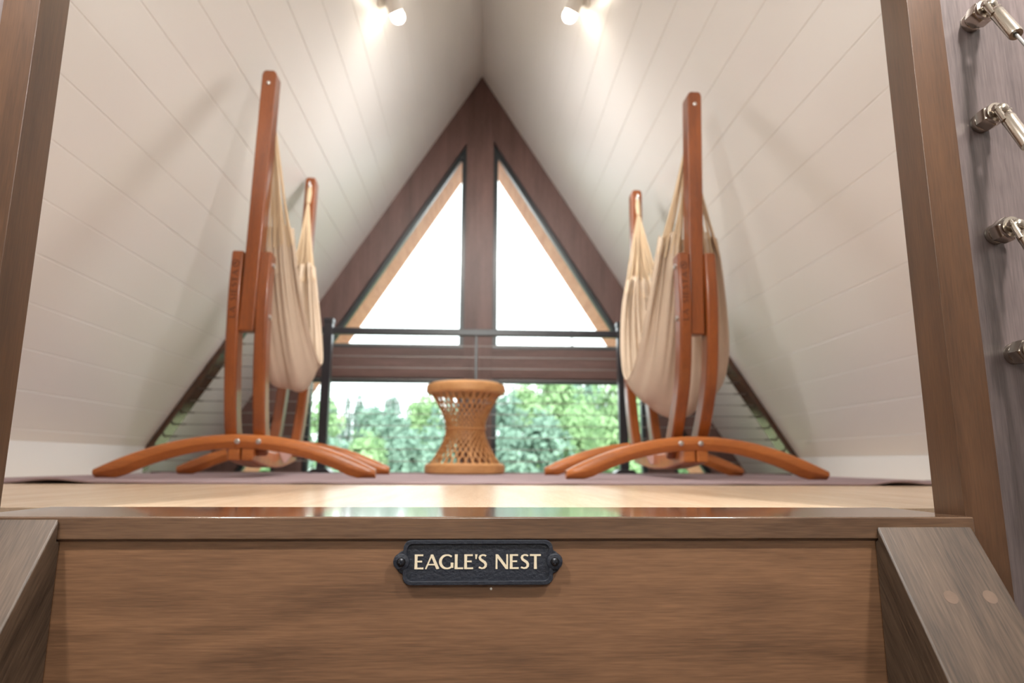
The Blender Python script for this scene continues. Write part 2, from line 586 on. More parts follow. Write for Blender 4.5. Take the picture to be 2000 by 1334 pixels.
e = 0.003
for sgn, i0, side in ((-1, 1, 'left'), (1, 2, 'right')):
    kx = XR + KX + sgn * (KP - e)
    zk = ZR - SL * (abs(kx - XR) + OFFX - e)
    poly = [(kx, 0.913 - e), (XR + sgn * (rin(0.913) + e), 0.913 - e), (kx, zk)]
    window(i0, poly, 'triangular gable window %s of the king post' % side)
    xo = XR + sgn * (1.27 + e)
    window(i0 + 2, [(kx, ZL + 0.25), (xo, ZL + 0.25), (xo, 0.69 + e), (kx, 0.69 + e)], 'tall lower gable window %s of the king post' % side)
    xo = XR + sgn * (1.462 - e)
    window(i0 + 4, [(xo, ZL + 0.25), (XR + sgn * (rin(ZL + 0.25) + e), ZL + 0.25), (xo, ZR - SL * (1.462 + OFFX - 2 * e))], 'narrow raked window at the far %s edge of the gable' % side)

# ------------------------------------------------------------------ spotlights


def spotlight(x, y, watts, label, visible_group=None, aim=None):
    z = zc(x)
    sgn = 1 if x > 0 else -1
    nin = Vector((-sgn * SL, 0, -1)).normalized()
    base = Vector((x, y, z))
    t = thing('spotlight', base, label, 'spotlight')
    MB().lathe([(0.052, 0.0), (0.052, 0.010), (0.046, 0.014)], base, nin, 28).build('canopy', M_lampwhite, t, smooth=True)
    piv = base + nin * 0.055
    MB().tube([base + nin * 0.012, piv], 0.008, 10).build('arm', M_lampwhite, t, smooth=True)
    d = Vector(aim if aim else (0, -0.15, -1)).normalized()
    MB().lathe([(0.018, -0.04), (0.030, -0.032), (0.036, 0.0), (0.038, 0.045), (0.035, 0.046), (0.034, 0.036)], piv, d, 28).build('lamp_head', M_lampwhite, t, smooth=True)
    MB().lathe([(0.012, 0.036)] + [(0.035 * math.sin(math.radians(q)), 0.066 - 0.035 * math.cos(math.radians(q))) for q in range(25, 180, 15)], piv, d, 24).build('bulb', M_lens, t, smooth=True)
    ld = bpy.data.lights.new('spotlight_light', 'SPOT')
    ld.energy = watts
    ld.color = WARM
    ld.spot_size = math.radians(158)
    ld.spot_blend = 0.85
    ld.shadow_soft_size = 0.28 if y > 1 else 0.06
    lo = bpy.data.objects.new('spotlight_light', ld)
    COL.objects.link(lo)
    lo.parent = t
    lo.location = (piv + d * 0.115) - base
    lo.rotation_euler = d.to_track_quat('-Z', 'Y').to_euler()
    return t


spotlight(-0.510, 3.02, LOFT_SPOT_W, 'lit white ceiling spotlight on the left slope at the top edge', aim=(0.40, 0.50, -0.80))
spotlight(0.498, 2.94, LOFT_SPOT_W, 'lit white ceiling spotlight on the right slope at the top edge', aim=(-0.40, 0.50, -0.80))
spotlight(-0.475, 1.55, NEAR_SPOT_W, 'white ceiling spotlight on the left slope nearer the opening', aim=(0.45, 0.1, -0.9))
spotlight(0.462, 1.55, NEAR_SPOT_W, 'white ceiling spotlight on the right slope nearer the opening', aim=(-0.45, 0.1, -0.9))
spotlight(-0.98, 0.15, HALL_SPOT_W, 'white ceiling spotlight over the left side of the ladder', aim=(0.45, 0.45, -0.8))
spotlight(0.98, 0.15, HALL_SPOT_W, 'white ceiling spotlight over the right side of the ladder', aim=(-0.45, 0.45, -0.8))

# ------------------------------------------------------------------ rug and floor vents
rx0, rx1, ry0, ry1 = -1.72, 1.72, 2.15, 3.84
nx, ny = 120, 40


def lift(x, y):
    e_ = max(0.0, 1 - (y - ry0) / 0.16)
    return 0.011 * e_ * e_ * (math.exp(-((x - 1.37) / 0.075) ** 2) + math.exp(-((x + 1.31) / 0.09) ** 2)) + 0.0012 * e_ * (math.sin(9 * x) + math.sin(23 * x + 1))


mb = MB()
vs, fs = [], []
for j in range(ny + 1):
    for i in range(nx + 1):
        x = rx0 + (rx1 - rx0) * i / nx
        y = ry0 + (ry1 - ry0) * (j / ny) ** 1.5
        vs.append((x, y, 0.0085 + max(0.0, lift(x, y))))
for j in range(ny):
    for i in range(nx):
        a = j * (nx + 1) + i
        fs.append((a, a + 1, a + nx + 2, a + nx + 1))
mb.add(vs, fs)
o = mb.build('rug', M_rug, smooth=True)
so = o.modifiers.new('thickness', 'SOLIDIFY')
so.thickness = 0.0075
so.offset = -1
tag(o, 'thin pale pink rug lying on the loft floor under both hammocks', 'rug')
RZ = 0.0087
for sgn, side in ((-1, 'left'), (1, 'right')):
    x0, x1 = sorted((sgn * (XK - 0.012), sgn * (XK - 0.09)))
    t = thing('floor_vent', ((x0 + x1) / 2, 2.55, 0), 'grey floor vent at the foot of the %s knee wall' % side, 'vent')
    MB().box(x0, x1, 2.40, 2.70, 0.0, 0.006).build('frame', M_vent, t, bevel=0.002)
    v = MB()
    for k in range(9):
        v.box(x0 + 0.012, x1 - 0.012, 2.42 + k * 0.03, 2.437 + k * 0.03, 0.0055, 0.0085)
    v.build('grille', M_vent, t)

# ------------------------------------------------------------------ ladder
t = thing('loft_ladder', (0, 0.888, ZL), 'dark walnut ladder with thick stringers rising to the sill', 'ladder')
ca, sa = 0.5834, 0.8122      # down the slope: (0, -ca, -sa)
for sgn, xi, xo, z0 in ((-1, -0.523, -0.648, -0.0008), (1, 0.527, 0.6575, -0.0105)):
    L_ = (z0 - ZL) / sa
    dep = 0.30
    y0 = 0.8875
    A = (y0, z0)
    B = (y0 - ca * L_, ZL)
    C = (B[0] + dep / sa, ZL)
    zD = z0 - (dep / sa - 0.016) * sa / ca
    zD = z0 - (C[0] - 0.8940) * 0
    # lower edge line: passes through C with the same slope, cut plumb at y = 0.9045
    tt = (0.8940 - C[0]) / ca
    Dp = (0.8940, ZL + tt * sa)
    E_ = (0.8940, z0 - 0.0 if z0 < -0.03 else -0.029)
    pts = [A, B, C, Dp, E_, (0.8877, -0.029)]
    x0, x1 = sorted((xi, xo))
    st = MB().prism(pts, 'x', x0, x1).build('stringer', M_string, t, bevel=0.003, seg=3)
    for fx in (0.40, 0.78) if sgn > 0 else (0.34, 0.76):
        px = xi + (xo - xi) * fx
        s_ = 0.098
        c = Vector((px, y0 - ca * s_, z0 - sa * s_))
        nv = Vector((0, -sa, ca))
        MB().lathe([(0.0085, -0.004), (0.0085, 0.0003)], c, nv, 24).build('plug', M_plug, st)
for k in range(3, 9):
    z = -0.29 * k + 0.02 if False else -0.24 * k - 0.02
    yy = 0.8875 + ca / sa * z + 0.20
    if z > ZL + 0.1:
        MB().box(-0.523, 0.527, yy - 0.11, yy + 0.11, z - 0.035, z).build('tread', M_riser, t, bevel=0.003)

# ------------------------------------------------------------------ steel cable fittings on the right panel
post_y = 0.12
az, el = math.radians(-6), math.radians(62)
cd = Vector((math.sin(az) * math.cos(el), -math.cos(az) * math.cos(el), -math.sin(el)))
np_ = tag(MB().box(0.661, 0.748, post_y - 0.045, post_y + 0.045, ZL, -0.42).build('newel_post', M_panel, bevel=0.004), 'short walnut newel post beside the foot of the ladder rail', 'post')
HEXN = ('topmost', 'second from the top', 'third from the top', 'lowest')
for k, (fx, fz) in enumerate(((0.7785, 0.766), (0.7735, 0.592), (0.7735, 0.411), (0.7785, 0.229))):
    base = Vector((fx, 0.925, fz))
    t = thing('railing_cable', base, 'slanting steel cable with hex end fitting, %s on the walnut panel' % HEXN[k], 'cable', 'steel cables on the walnut panel')
    MB().lathe([(0.0150, 0.0), (0.0155, -0.001), (0.0155, -0.009), (0.0145, -0.0105)], base, (0, 1, 0), 28).build('washer', M_steel, t, smooth=True)
    hx = []
    for r, h in ((0.0168, -0.0105), (0.0186, -0.013), (0.0186, -0.030), (0.0168, -0.0325)):
        hx.append((r, h))
    rotk = 0.2 + 0.3 * k
    mbx = MB()
    vs = []
    for r, h in hx:
        for q in range(6):
            a = rotk + q * math.pi / 3
            vs.append(base + Vector((r * math.cos(a), h, r * math.sin(a))))
    fs = [tuple(range(6)), tuple(range(18, 24))]
    for i in range(3):
        for q in range(6):
            fs.append((i * 6 + q, i * 6 + (q + 1) % 6, i * 6 + 6 + (q + 1) % 6, i * 6 + 6 + q))
    mbx.add(vs, fs).build('hex_nut', M_steel, t, bevel=0.0006)
    MB().lathe([(0.0160, -0.031), (0.0164, -0.033), (0.0156, -0.0370), (0.0112, -0.0380), (0.0100, -0.0345)], base, (0, 1, 0), 32).build('collar', M_steel, t, smooth=True)
    ball = base + Vector((0, -0.045, 0))
    prof = [(0.0065, -0.031), (0.0065, -0.036)] + [(0.0095 * math.cos(a), -0.045 + 0.0095 * math.sin(a)) for a in [math.radians(q) for q in (60, 40, 20, 0, -20, -40, -60, -80)]]
    MB().lathe(prof, base, (0, 1, 0), 24).build('ball_joint', M_steel, t, smooth=True)
    # clevis: two cheeks with a pin, then the tube, then the cable
    side = cd.cross(Vector((0, -1, 0))).normalized()
    fk = t
    for s_ in (-1, 1):
        a = ball + side * (0.0075 * s_)
        MB().tube([a - cd * 0.008, a + cd * 0.002, a + cd * 0.012, a + cd * 0.030], [0.0030, 0.0048, 0.0046, 0.0046], 12).build('clevis_cheek', M_steel, t, smooth=True)
    MB().tube([ball - side * 0.0135, ball + side * 0.0135], 0.0036, 12).build('clevis_pin', M_steel, t, smooth=True)
    MB().lathe([(0.0080, 0.018), (0.0098, 0.021), (0.0102, 0.028), (0.0098, 0.032), (0.0098, 0.088), (0.0090, 0.090), (0.0045, 0.0900), (0.0045, 0.0860)], ball, cd, 28).build('tube', M_steel, t, smooth=True)
    ln = (ball.y - post_y - 0.046) / -cd.y
    MB().tube([ball + cd * 0.085, ball + cd * ln], 0.0024, 10).build('wire_rope', M_cable, t, smooth=True)

# ------------------------------------------------------------------ lettering
GL = {
    'E': ([([(.08, 0), (.08, .5), (.08, 1)], [.18, .155, .18]), ([(.02, .945), (.50, .945)], [.10, .125]), ([(.02, .52), (.44, .52)], [.10, .115]), ([(.02, .055), (.53, .055)], [.10, .125])], .63),
    'A': ([([(.035, 0), (.39, 1)], [.10, .10]), ([(.38, 1), (.755, 0)], [.17, .19]), ([(.15, .31), (.62, .31)], [.09, .09])], .84),
    'G': ([([(.46 + .40 * math.cos(math.radians(a)), .5 + .455 * math.sin(math.radians(a))) for a in range(48, 325, 12)], [.11 + .06 * max(0, -math.cos(math.radians(a))) for a in range(48, 325, 12)]), ([(.755, .09), (.755, .44)], [.155, .17])], .92),
    'L': ([([(.08, 0), (.08, .5), (.08, 1)], [.18, .155, .18]), ([(.02, .055), (.50, .055)], [.10, .125])], .57),
    "'": ([([(.08, 1.0), (.07, .68)], [.15, .07])], .20),
    'S': ([([(.47, .885), (.36, .945), (.24, .95), (.13, .89), (.09, .77), (.14, .65), (.27, .55), (.39, .46), (.455, .33), (.44, .18), (.35, .08), (.22, .05), (.04, .12)], [.11, .11, .11, .13, .15, .16, .17, .17, .16, .15, .13, .11, .12])], .58),
    'N': ([([(.06, 0), (.06, 1)], [.11, .11]), ([(.075, .97), (.69, .03)], [.18, .18]), ([(.70, 0), (.70, 1)], [.11, .11])], .86),
    'T': ([([(0, .94), (.66, .94)], [.125, .125]), ([(.33, 0), (.33, .5), (.33, .98)], [.18, .155, .16])], .70),
    'I': ([([(.08, 0), (.08, .5), (.08, 1)], [.18, .155, .18])], .26),
    ' ': ([], .46),
}


def lettering(text, origin, xdir, ydir, height, width, thick=0.0006, track=0.0):
    xd, yd = Vector(xdir).normalized(), Vector(ydir).normalized()
    nd = xd.cross(yd)
    total = sum(GL[c][1] + track for c in text)
    sxx = width / total
    mb = MB()
    cx = 0.0
    org = Vector(origin)
    for c in text:
        strokes, adv = GL[c]
        for si, (pts, ws) in enumerate(strokes):
            th = thick * (1 + 0.12 * si)
            P = [Vector(p) for p in pts]
            ring = []
            n = len(P)
            Lf, Rt = [], []
            for i in range(n):
                dd = (P[min(i + 1, n - 1)] - P[max(i - 1, 0)]).normalized()
                nn = Vector((-dd.y, dd.x))
                Lf.append(P[i] + nn * ws[i] / 2)
                Rt.append(P[i] - nn * ws[i] / 2)
            for i in range(n - 1):
                q = [Lf[i], Rt[i], Rt[i + 1], Lf[i + 1]]
                v3 = [org + xd * ((cx + p.x) * sxx) + yd * (min(1, max(0, p.y)) * height) for p in q]
                mb.add(v3 + [v + nd * th for v in v3], [(3, 2, 1, 0), (4, 5, 6, 7), (0, 1, 5, 4), (1, 2, 6, 5), (2, 3, 7, 6), (3, 0, 4, 7)])
        cx += adv + track
    return mb


# ------------------------------------------------------------------ name plate
SX, SZ = 0.0012, -0.0557
t = thing('name_plate', (SX, 0.8945, SZ), "black cast name plate reading EAGLE'S NEST on the walnut riser", 'sign')


def plate_outline(hw, hh, c, ear, earh):
    pts = []
    for sx_, sz_, a0 in ((1, 1, 0), (-1, 1, 90), (-1, -1, 180), (1, -1, 270)):
        cx, cz = sx_ * (hw - c), sz_ * (hh - c)
        arc = [(cx + c * math.cos(math.radians(a0 + q)), cz + c * math.sin(math.radians(a0 + q))) for q in range(0, 91, 15)]
        pts += arc
        if ear and a0 == 90:
            pts += [(-hw + 0.004 - ear * math.cos(math.radians(q)), ear * math.sin(math.radians(q))) for q in range(74, -75, -12)]
    if ear:
        pts += [(hw - 0.004 + ear * math.cos(math.radians(q)), ear * math.sin(math.radians(q))) for q in range(-74, 75, 12)]
    return pts


def plate(pts, y0, y1):
    return MB().prism([(SX + p[0], SZ + p[1]) for p in pts], 'y', y0, y1)


plate(plate_outline(0.0955, 0.0275, 0.010, 0.0150, 0), 0.8900, 0.8945).build('plate', M_iron, t, bevel=0.001)
# raised rim
rim_o = plate_outline(0.0955, 0.0275, 0.010, 0, 0)
rim_i = plate_outline(0.0905, 0.0225, 0.007, 0, 0)
n = len(rim_o)
vs = [(SX + p[0], 0.8907, SZ + p[1]) for p in rim_o] + [(SX + p[0], 0.8907, SZ + p[1]) for p in rim_i] + \
     [(SX + p[0], 0.8867, SZ + p[1]) for p in rim_o] + [(SX + p[0], 0.8867, SZ + p[1]) for p in rim_i]
fs = []
for i in range(n):
    j = (i + 1) % n
    fs += [(i, j, n + j, n + i), (2 * n + i, 3 * n + i, 3 * n + j, 2 * n + j), (i, 2 * n + i, 2 * n + j, j), (n + i, n + j, 3 * n + j, 3 * n + i)]
MB().add(vs, fs).build('rim', M_iron, t, bevel=0.0008)
for s_ in (-1, 1):
    c = Vector((SX + s_ * 0.0978, 0.8900, SZ + 0.001))
    MB().lathe([(0.0105, 0.0), (0.0100, 0.0036), (0.0085, 0.0042)], c, (0, -1, 0), 24).build('boss', M_iron, t, smooth=True)
    sc = MB().lathe([(0.0055, 0.004), (0.0055, 0.0052), (0.0046, 0.0066), (0.0026, 0.0074), (0.0008, 0.0076)], c, (0, -1, 0), 24).build('screw', M_screw, t, smooth=True)
    sl = MB()
    sl.box(c.x - 0.0030, c.x + 0.0030, c.y - 0.00785, c.y - 0.0068, c.z - 0.0006, c.z + 0.0006)
    sl.box(c.x - 0.0006, c.x + 0.0006, c.y - 0.00785, c.y - 0.0068, c.z - 0.0030, c.z + 0.0030)
    sl.build('cross_slot', M_iron, sc)
lettering("EAGLE'S NEST", (-0.0798, 0.8899, -0.0641), (1, 0, 0), (0, 0, 1), 0.0181, 0.1620, 0.0005).build('lettering', M_gold, t)

# ------------------------------------------------------------------ cable railing
PXL, PXR = -0.916, 0.866
t = thing('cable_railing', (-0.025, YRAIL, 0), 'black metal railing with steel cables along the open end of the loft', 'railing')
for px in (PXL, PXR):
    p = MB().box(px - 0.026, px + 0.026, YRAIL - 0.026, YRAIL + 0.026, 0.0, 0.90).build('post', M_black, t, bevel=0.004)
    MB().box(px - 0.030, px + 0.030, YRAIL - 0.030, YRAIL + 0.030, 0.895, 0.925).build('cap', M_black, p, bevel=0.006)
    MB().prism([(px - 0.065, 0), (px + 0.065, 0), (px + 0.065, 0.012), (px + 0.042, 0.030), (px - 0.042, 0.030), (px - 0.065, 0.012)], 'y', YRAIL - 0.055, YRAIL + 0.055).build('base_cover', M_black, p, bevel=0.003)
xe = (ZR - 0.85) / SL - 0.05
MB().box(XR - xe, XR + xe, YRAIL - 0.02, YRAIL + 0.02, 0.828, 0.868).build('top_rail', M_black, t, bevel=0.004)
MB().box(-0.032, -0.016, YRAIL - 0.008, YRAIL + 0.008, 0.0, 0.83).build('picket', M_black, t, bevel=0.002)
rk = []
for sgn in (-1, 1):
    u = Vector((sgn, 0, -SL)).normalized()
    nin = Vector((-sgn * SL, 0, -1)).normalized()
    a = Vector((XR + sgn * (ZR - 0.90) / SL, 0, 0.90))
    b = Vector((XR + sgn * (ZR - 0.02) / SL, 0, 0.02))
    pts = [(v.x, v.z) for v in (a + nin * 0.001, b + nin * 0.001, b + nin * 0.034, a + nin * 0.034)]
    rk.append(MB().prism(pts, 'y', YRAIL - 0.03, YRAIL + 0.11).build('rake_board', wood('rake_board_wood', srgb(52, 34, 26), srgb(96, 66, 50), axis=0, rough=0.16, coat=0.5, coat_rough=0.08), t, bevel=0.003))
for k in range(11):
    z = 0.075 + 0.069 * k
    xl_ = XR - ((ZR - z) / SL - 0.04)
    xr_ = XR + ((ZR - z) / SL - 0.04)
    MB().tube([(xl_, YRAIL + 0.02, z), (PXL, YRAIL, z), (PXR, YRAIL, z), (xr_, YRAIL + 0.02, z)], 0.0024, 8).build('cable', M_cable, t, smooth=True)
    for sgn, xx, r_ in ((-1, xl_, rk[0]), (1, xr_, rk[1])):
        f_ = MB().tube([(xx - sgn * -0.01, YRAIL + 0.02, z), (xx - sgn * 0.025, YRAIL + 0.019, z), (xx - sgn * 0.075, YRAIL + 0.018, z)], [0.0055, 0.0050, 0.0042], 10)
        f_.build('cable_fitting', M_fit, r_, smooth=True)

# ------------------------------------------------------------------ rattan stool
C0 = Vector((-0.074, 3.62, RZ))
t = thing('rattan_stool', C0, 'hourglass rattan stool standing on the rug before the king post', 'stool')
H = 0.487
MB().lathe([(0.190, 0.0), (0.212, 0.006), (0.215, 0.020), (0.213, 0.046), (0.200, 0.056), (0.180, 0.050)], C0, (0, 0, 1), 48).build('base_ring', M_rattan, t, smooth=True)
MB().lathe([(0.180, 0.425), (0.200, 0.420), (0.212, 0.430), (0.215, 0.452), (0.210, 0.472), (0.196, 0.476), (0.180, 0.470)], C0, (0, 0, 1), 48).build('top_ring', M_rattan, t, smooth=True)
MB().lathe([(0.196, 0.470), (0.185, 0.482), (0.12, 0.487), (0.02, 0.488)], C0, (0, 0, 1), 48).build('seat', M_rattan, t, smooth=True)
zw = 0.238
hh = 0.188
ra, rw = 0.186, 0.102
tw = 2 * math.acos(rw / ra)
nst = 30
body = MB()
for fam in (-1, 1):
    for k in range(nst):
        a0 = 2 * math.pi * (k + (0.5 if fam > 0 else 0)) / nst
        pts, ws, ts = [], [], []
        for i in range(13):
            q = i / 12
            p0 = Vector((ra * math.cos(a0), ra * math.sin(a0), zw - hh))
            p1 = Vector((ra * math.cos(a0 + fam * tw), ra * math.sin(a0 + fam * tw), zw + hh))
            p = p0.lerp(p1, q)
            rad = Vector((p.x, p.y, 0)).normalized()
            d = (p1 - p0).normalized()
            wv = d.cross(rad).normalized()
            pts.append(C0 + p + rad * (0.002 * fam))
            ws.append(wv * 0.0030)
            ts.append(rad * 0.0018)
        body.ribbon(pts, ws, ts)
body.build('woven_body', M_rattan, t)
up_ = MB()
for k in range(8):
    a0 = 2 * math.pi * (k + 0.3) / 8
    pts, ws, ts = [], [], []
    for i in range(15):
        q = i / 14
        z = zw - hh + 2 * hh * q
        s = (2 * q - 1)
        r = math.sqrt(rw * rw + (ra * ra - rw * rw) * s * s) - 0.005
        rad = Vector((math.cos(a0), math.sin(a0), 0))
        pts.append(C0 + rad * r + Vector((0, 0, z)))
        ws.append(Vector((-rad.y, rad.x, 0)) * 0.0035)
        ts.append(rad * 0.002)
    up_.ribbon(pts, ws, ts)
up_.build('upright', M_rattan, t)
ringp = [C0 + Vector((0.106 * math.cos(2 * math.pi * k / 40), 0.106 * math.sin(2 * math.pi * k / 40), zw)) for k in range(41)]
MB().tube(ringp, 0.006, 10, cap=False).build('waist_band', M_rattan, t, smooth=True)

# ------------------------------------------------------------------ hammock stands and hammocks


def catmull(P, n):
    P = [Vector(p) for p in P]
    out = []
    for i in range(len(P) - 1):
        p0, p1, p2, p3 = P[max(i - 1, 0)], P[i], P[i + 1], P[min(i + 2, len(P) - 1)]
        for k in range(n):
            q = k / n
            out.append(0.5 * ((2 * p1) + (p2 - p0) * q + (2 * p0 - 5 * p1 + 4 * p2 - p3) * q * q + (3 * p1 - p0 - 3 * p2 + p3) * q ** 3))
    out.append(P[-1])
    return out


def hammock_stand(side, nf, ff, near_pl, near_post, far_pl, far_post, label):
    """nf, ff: centres of the two cross feet (x, y); *_pl: centre line of the pair of curved side planks; *_post: the clasped post"""
    nf, ff = Vector(nf), Vector(ff)
    t = thing('hammock_stand', ((nf.x + ff.x) / 2, (nf.y + ff.y) / 2, 0), label, 'hammock stand', 'wooden hammock stands')
    ax = (ff - nf).normalized()
    lat = Vector((ax.y, -ax.x))
    lat3 = Vector((lat.x, lat.y, 0))
    ax3 = Vector((ax.x, ax.y, 0))
    Z = Vector((0, 0, 1))
    for c, hw in ((nf, 0.514), (ff, 0.506)):
        c3 = Vector((c.x, c.y, 0))
        N = 30
        prof = ((-0.020, 1.0), (-0.0275, 0.93), (-0.031, 0.80), (-0.031, 0.46), (-0.027, 0.36), (-0.008, 0.02), (-0.004, 0.0),
                (0.004, 0.0), (0.008, 0.02), (0.027, 0.36), (0.031, 0.46), (0.031, 0.80), (0.0275, 0.93), (0.020, 1.0))
        mb = MB()
        vs = []
        M_ = len(prof)
        for i in range(N + 1):
            q = -hw + 2 * hw * i / N
            zt = max(0.164 - 0.50 * q * q, 0.014) + RZ
            zb = max(0.110 - 0.60 * q * q, 0.0) + RZ
            for py, pz in prof:
                vs.append(c3 + lat3 * q + ax3 * py + Z * (zb + (zt - zb) * pz))
        fs = [tuple(range(M_)), tuple(range(N * M_, (N + 1) * M_))]
        for i in range(N):
            for k in range(M_):
                fs.append((i * M_ + k, i * M_ + (k + 1) % M_, (i + 1) * M_ + (k + 1) % M_, (i + 1) * M_ + k))
        mb.add(vs, fs)
        ft = mb.build('cross_foot', M_stand_lit, t, smooth=True, angle=28)
        for s_ in (-1, 1):
            p = c3 + lat3 * (0.039 * s_ + (0.034 if side == 'left' else -0.030)) - ax3 * 0.0305 + Z * (RZ + 0.136)
            MB().lathe([(0.010, 0.0), (0.010, 0.003), (0.006, 0.006)], p, -ax3, 16).build('bolt', M_bolt, ft, smooth=True)
    # sagging twin centre beam
    pts, ws, ts = [], [], []
    for i in range(13):
        q = i / 12
        p = nf.lerp(ff, q)
        z = 0.098 - 0.030 * math.sin(math.pi * q) + RZ
        pts.append((p.x, p.y, z))
    for s_ in (-1, 1):
        MB().ribbon([Vector(p) + lat3 * (0.026 * s_) for p in pts], lat3 * 0.0235, Z * 0.034).build('centre_beam', M_stand_lit, t, bevel=0.008)
    fin = nf.lerp(ff, 0.55)
    fz = 0.108 + RZ
    sg = 1 if side == 'left' else -1
    c3 = Vector((fin.x, fin.y, 0)) + lat3 * (0.066 * sg)
    # pale wedge hanging at the beam
    wp = [(-0.026, fz), (0.044, fz), (0.014, fz - 0.055), (0.002, fz - 0.055)]
    vs = [c3 + lat3 * p[0] - ax3 * 0.01 + Z * p[1] for p in wp] + [c3 + lat3 * p[0] + ax3 * 0.01 + Z * p[1] for p in wp]
    MB().add(vs, [(0, 1, 2, 3), (7, 6, 5, 4), (0, 4, 5, 1), (1, 5, 6, 2), (2, 6, 7, 3), (3, 7, 4, 0)]).build('wedge', M_pale_end, t, bevel=0.006)
    rings = []
    for pl, post, s_end in ((near_pl, near_post, -1), (far_pl, far_post, 1)):
        path = catmull(pl, 7)
        n = len(path)
        for s_ in (-1, 1):
            P, Tn = [], []
            for i, p in enumerate(path):
                d = (path[min(i + 1, n - 1)] - path[max(i - 1, 0)]).normalized()
                P.append(p + lat3 * (0.0530 * s_))
                Tn.append(lat3.cross(d).normalized() * 0.037)
            pk = MB().ribbon(P, lat3 * 0.0235, Tn).build('side_plank', M_stand, t, bevel=0.010, seg=3)
            for zz in (0.83, 0.63):
                i = min(range(n), key=lambda k: abs(path[k].z - zz))
                outs = lat3 * s_
                MB().lathe([(0.011, 0.0), (0.011, 0.004), (0.006, 0.007)], path[i] + lat3 * (0.0530 * s_) + outs * 0.0232, outs, 16).build('bolt', M_bolt, pk, smooth=True)
        a, b = Vector(post[0]), Vector(post[1])
        d = (b - a).normalized()
        tn = lat3.cross(d).normalized()
        pp = [a, a.lerp(b, 0.5), b - d * 0.02, b - d * 0.006, b]
        pw = [lat3 * 0.0290] * 2 + [lat3 * 0.0290, lat3 * 0.025, lat3 * 0.015]
        po = MB().ribbon(pp, pw, tn * 0.036).build('post', M_stand, t, bevel=0.008, seg=3)
        e_ = b - d * 0.055
        yo = -tn if tn.y > 0 else tn
        MB().lathe([(0.0075, 0.0), (0.0075, 0.003), (0.004, 0.005)], e_ + yo * 0.0355, yo, 14).build('bolt', M_bolt, po, smooth=True)
        inn = ax3 * (-s_end)
        rc = e_ + inn * 0.050
        rg = []
        for k in range(21):
            an = 2 * math.pi * k / 20
            rg.append(rc + inn * (0.014 * math.cos(an)) + Z * (0.022 * math.sin(an)))
        MB().tube(rg, 0.004, 8, cap=False).build('ring', M_bolt, po, smooth=True)
        rings.append(rc - Z * 0.018)
        # maker's lettering burnt into the left plank of the near arm
        if s_end < 0:
            dense = []
            for i in range(n - 1):
                dense += [path[i].lerp(path[i + 1], k / 8) for k in range(8)]
            j0 = min(range(len(dense)), key=lambda k: abs(dense[k].z - 0.615))

            def follow(a_, b_):
                # point on the front face, a_ along the plank from the start of the word, b_ across it
                k, rest = j0, a_
                while k < len(dense) - 2 and rest > (dense[k + 1] - dense[k]).length:
                    rest -= (dense[k + 1] - dense[k]).length
                    k += 1
                d_ = (dense[k + 1] - dense[k]).normalized()
                f_ = lat3.cross(d_).normalized()
                if f_.y > 0:
                    f_ = -f_
                return dense[k] + d_ * rest - lat3 * (0.0530 + b_) + f_ * 0.0373, d_, f_
            lm = lettering('LA SIESTA', (0, 0, 0), (1, 0, 0), (0, 1, 0), 0.022, 0.190, 0.0007, track=0.16)
            lm.v = [tuple(follow(v[0], v[1] - 0.010)[0] + follow(v[0], 0)[2] * v[2]) for v in lm.v]
            lm.build('lettering', M_engrave, t)
            oc, d2, fr = follow(0.212, 0.004)
            # round emblem above it: a ring with a leaf stroke
            rr = []
            em = MB()
            for k in range(16):
                an0, an1 = 2 * math.pi * k / 16, 2 * math.pi * (k + 1) / 16
                q = []
                for an, rd in ((an0, 0.0155), (an1, 0.0155), (an1, 0.012), (an0, 0.012)):
                    q.append(oc + d2 * (rd * math.cos(an)) + lat3 * (rd * math.sin(an)))
                em.add(q + [v + fr * 0.0007 for v in q], [(0, 1, 2, 3), (7, 6, 5, 4), (0, 4, 5, 1), (2, 6, 7, 3)])
            q = [oc + d2 * a_ + lat3 * b_ for a_, b_ in ((-0.008, -0.006), (0.0, -0.009), (0.008, 0.007), (0.0, 0.004))]
            em.add(q + [v + fr * 0.0007 for v in q], [(0, 1, 2, 3), (7, 6, 5, 4), (0, 4, 5, 1), (1, 5, 6, 2), (2, 6, 7, 3), (3, 7, 4, 0)])
            em.build('emblem', M_engrave, t)
    return t, rings, lat3


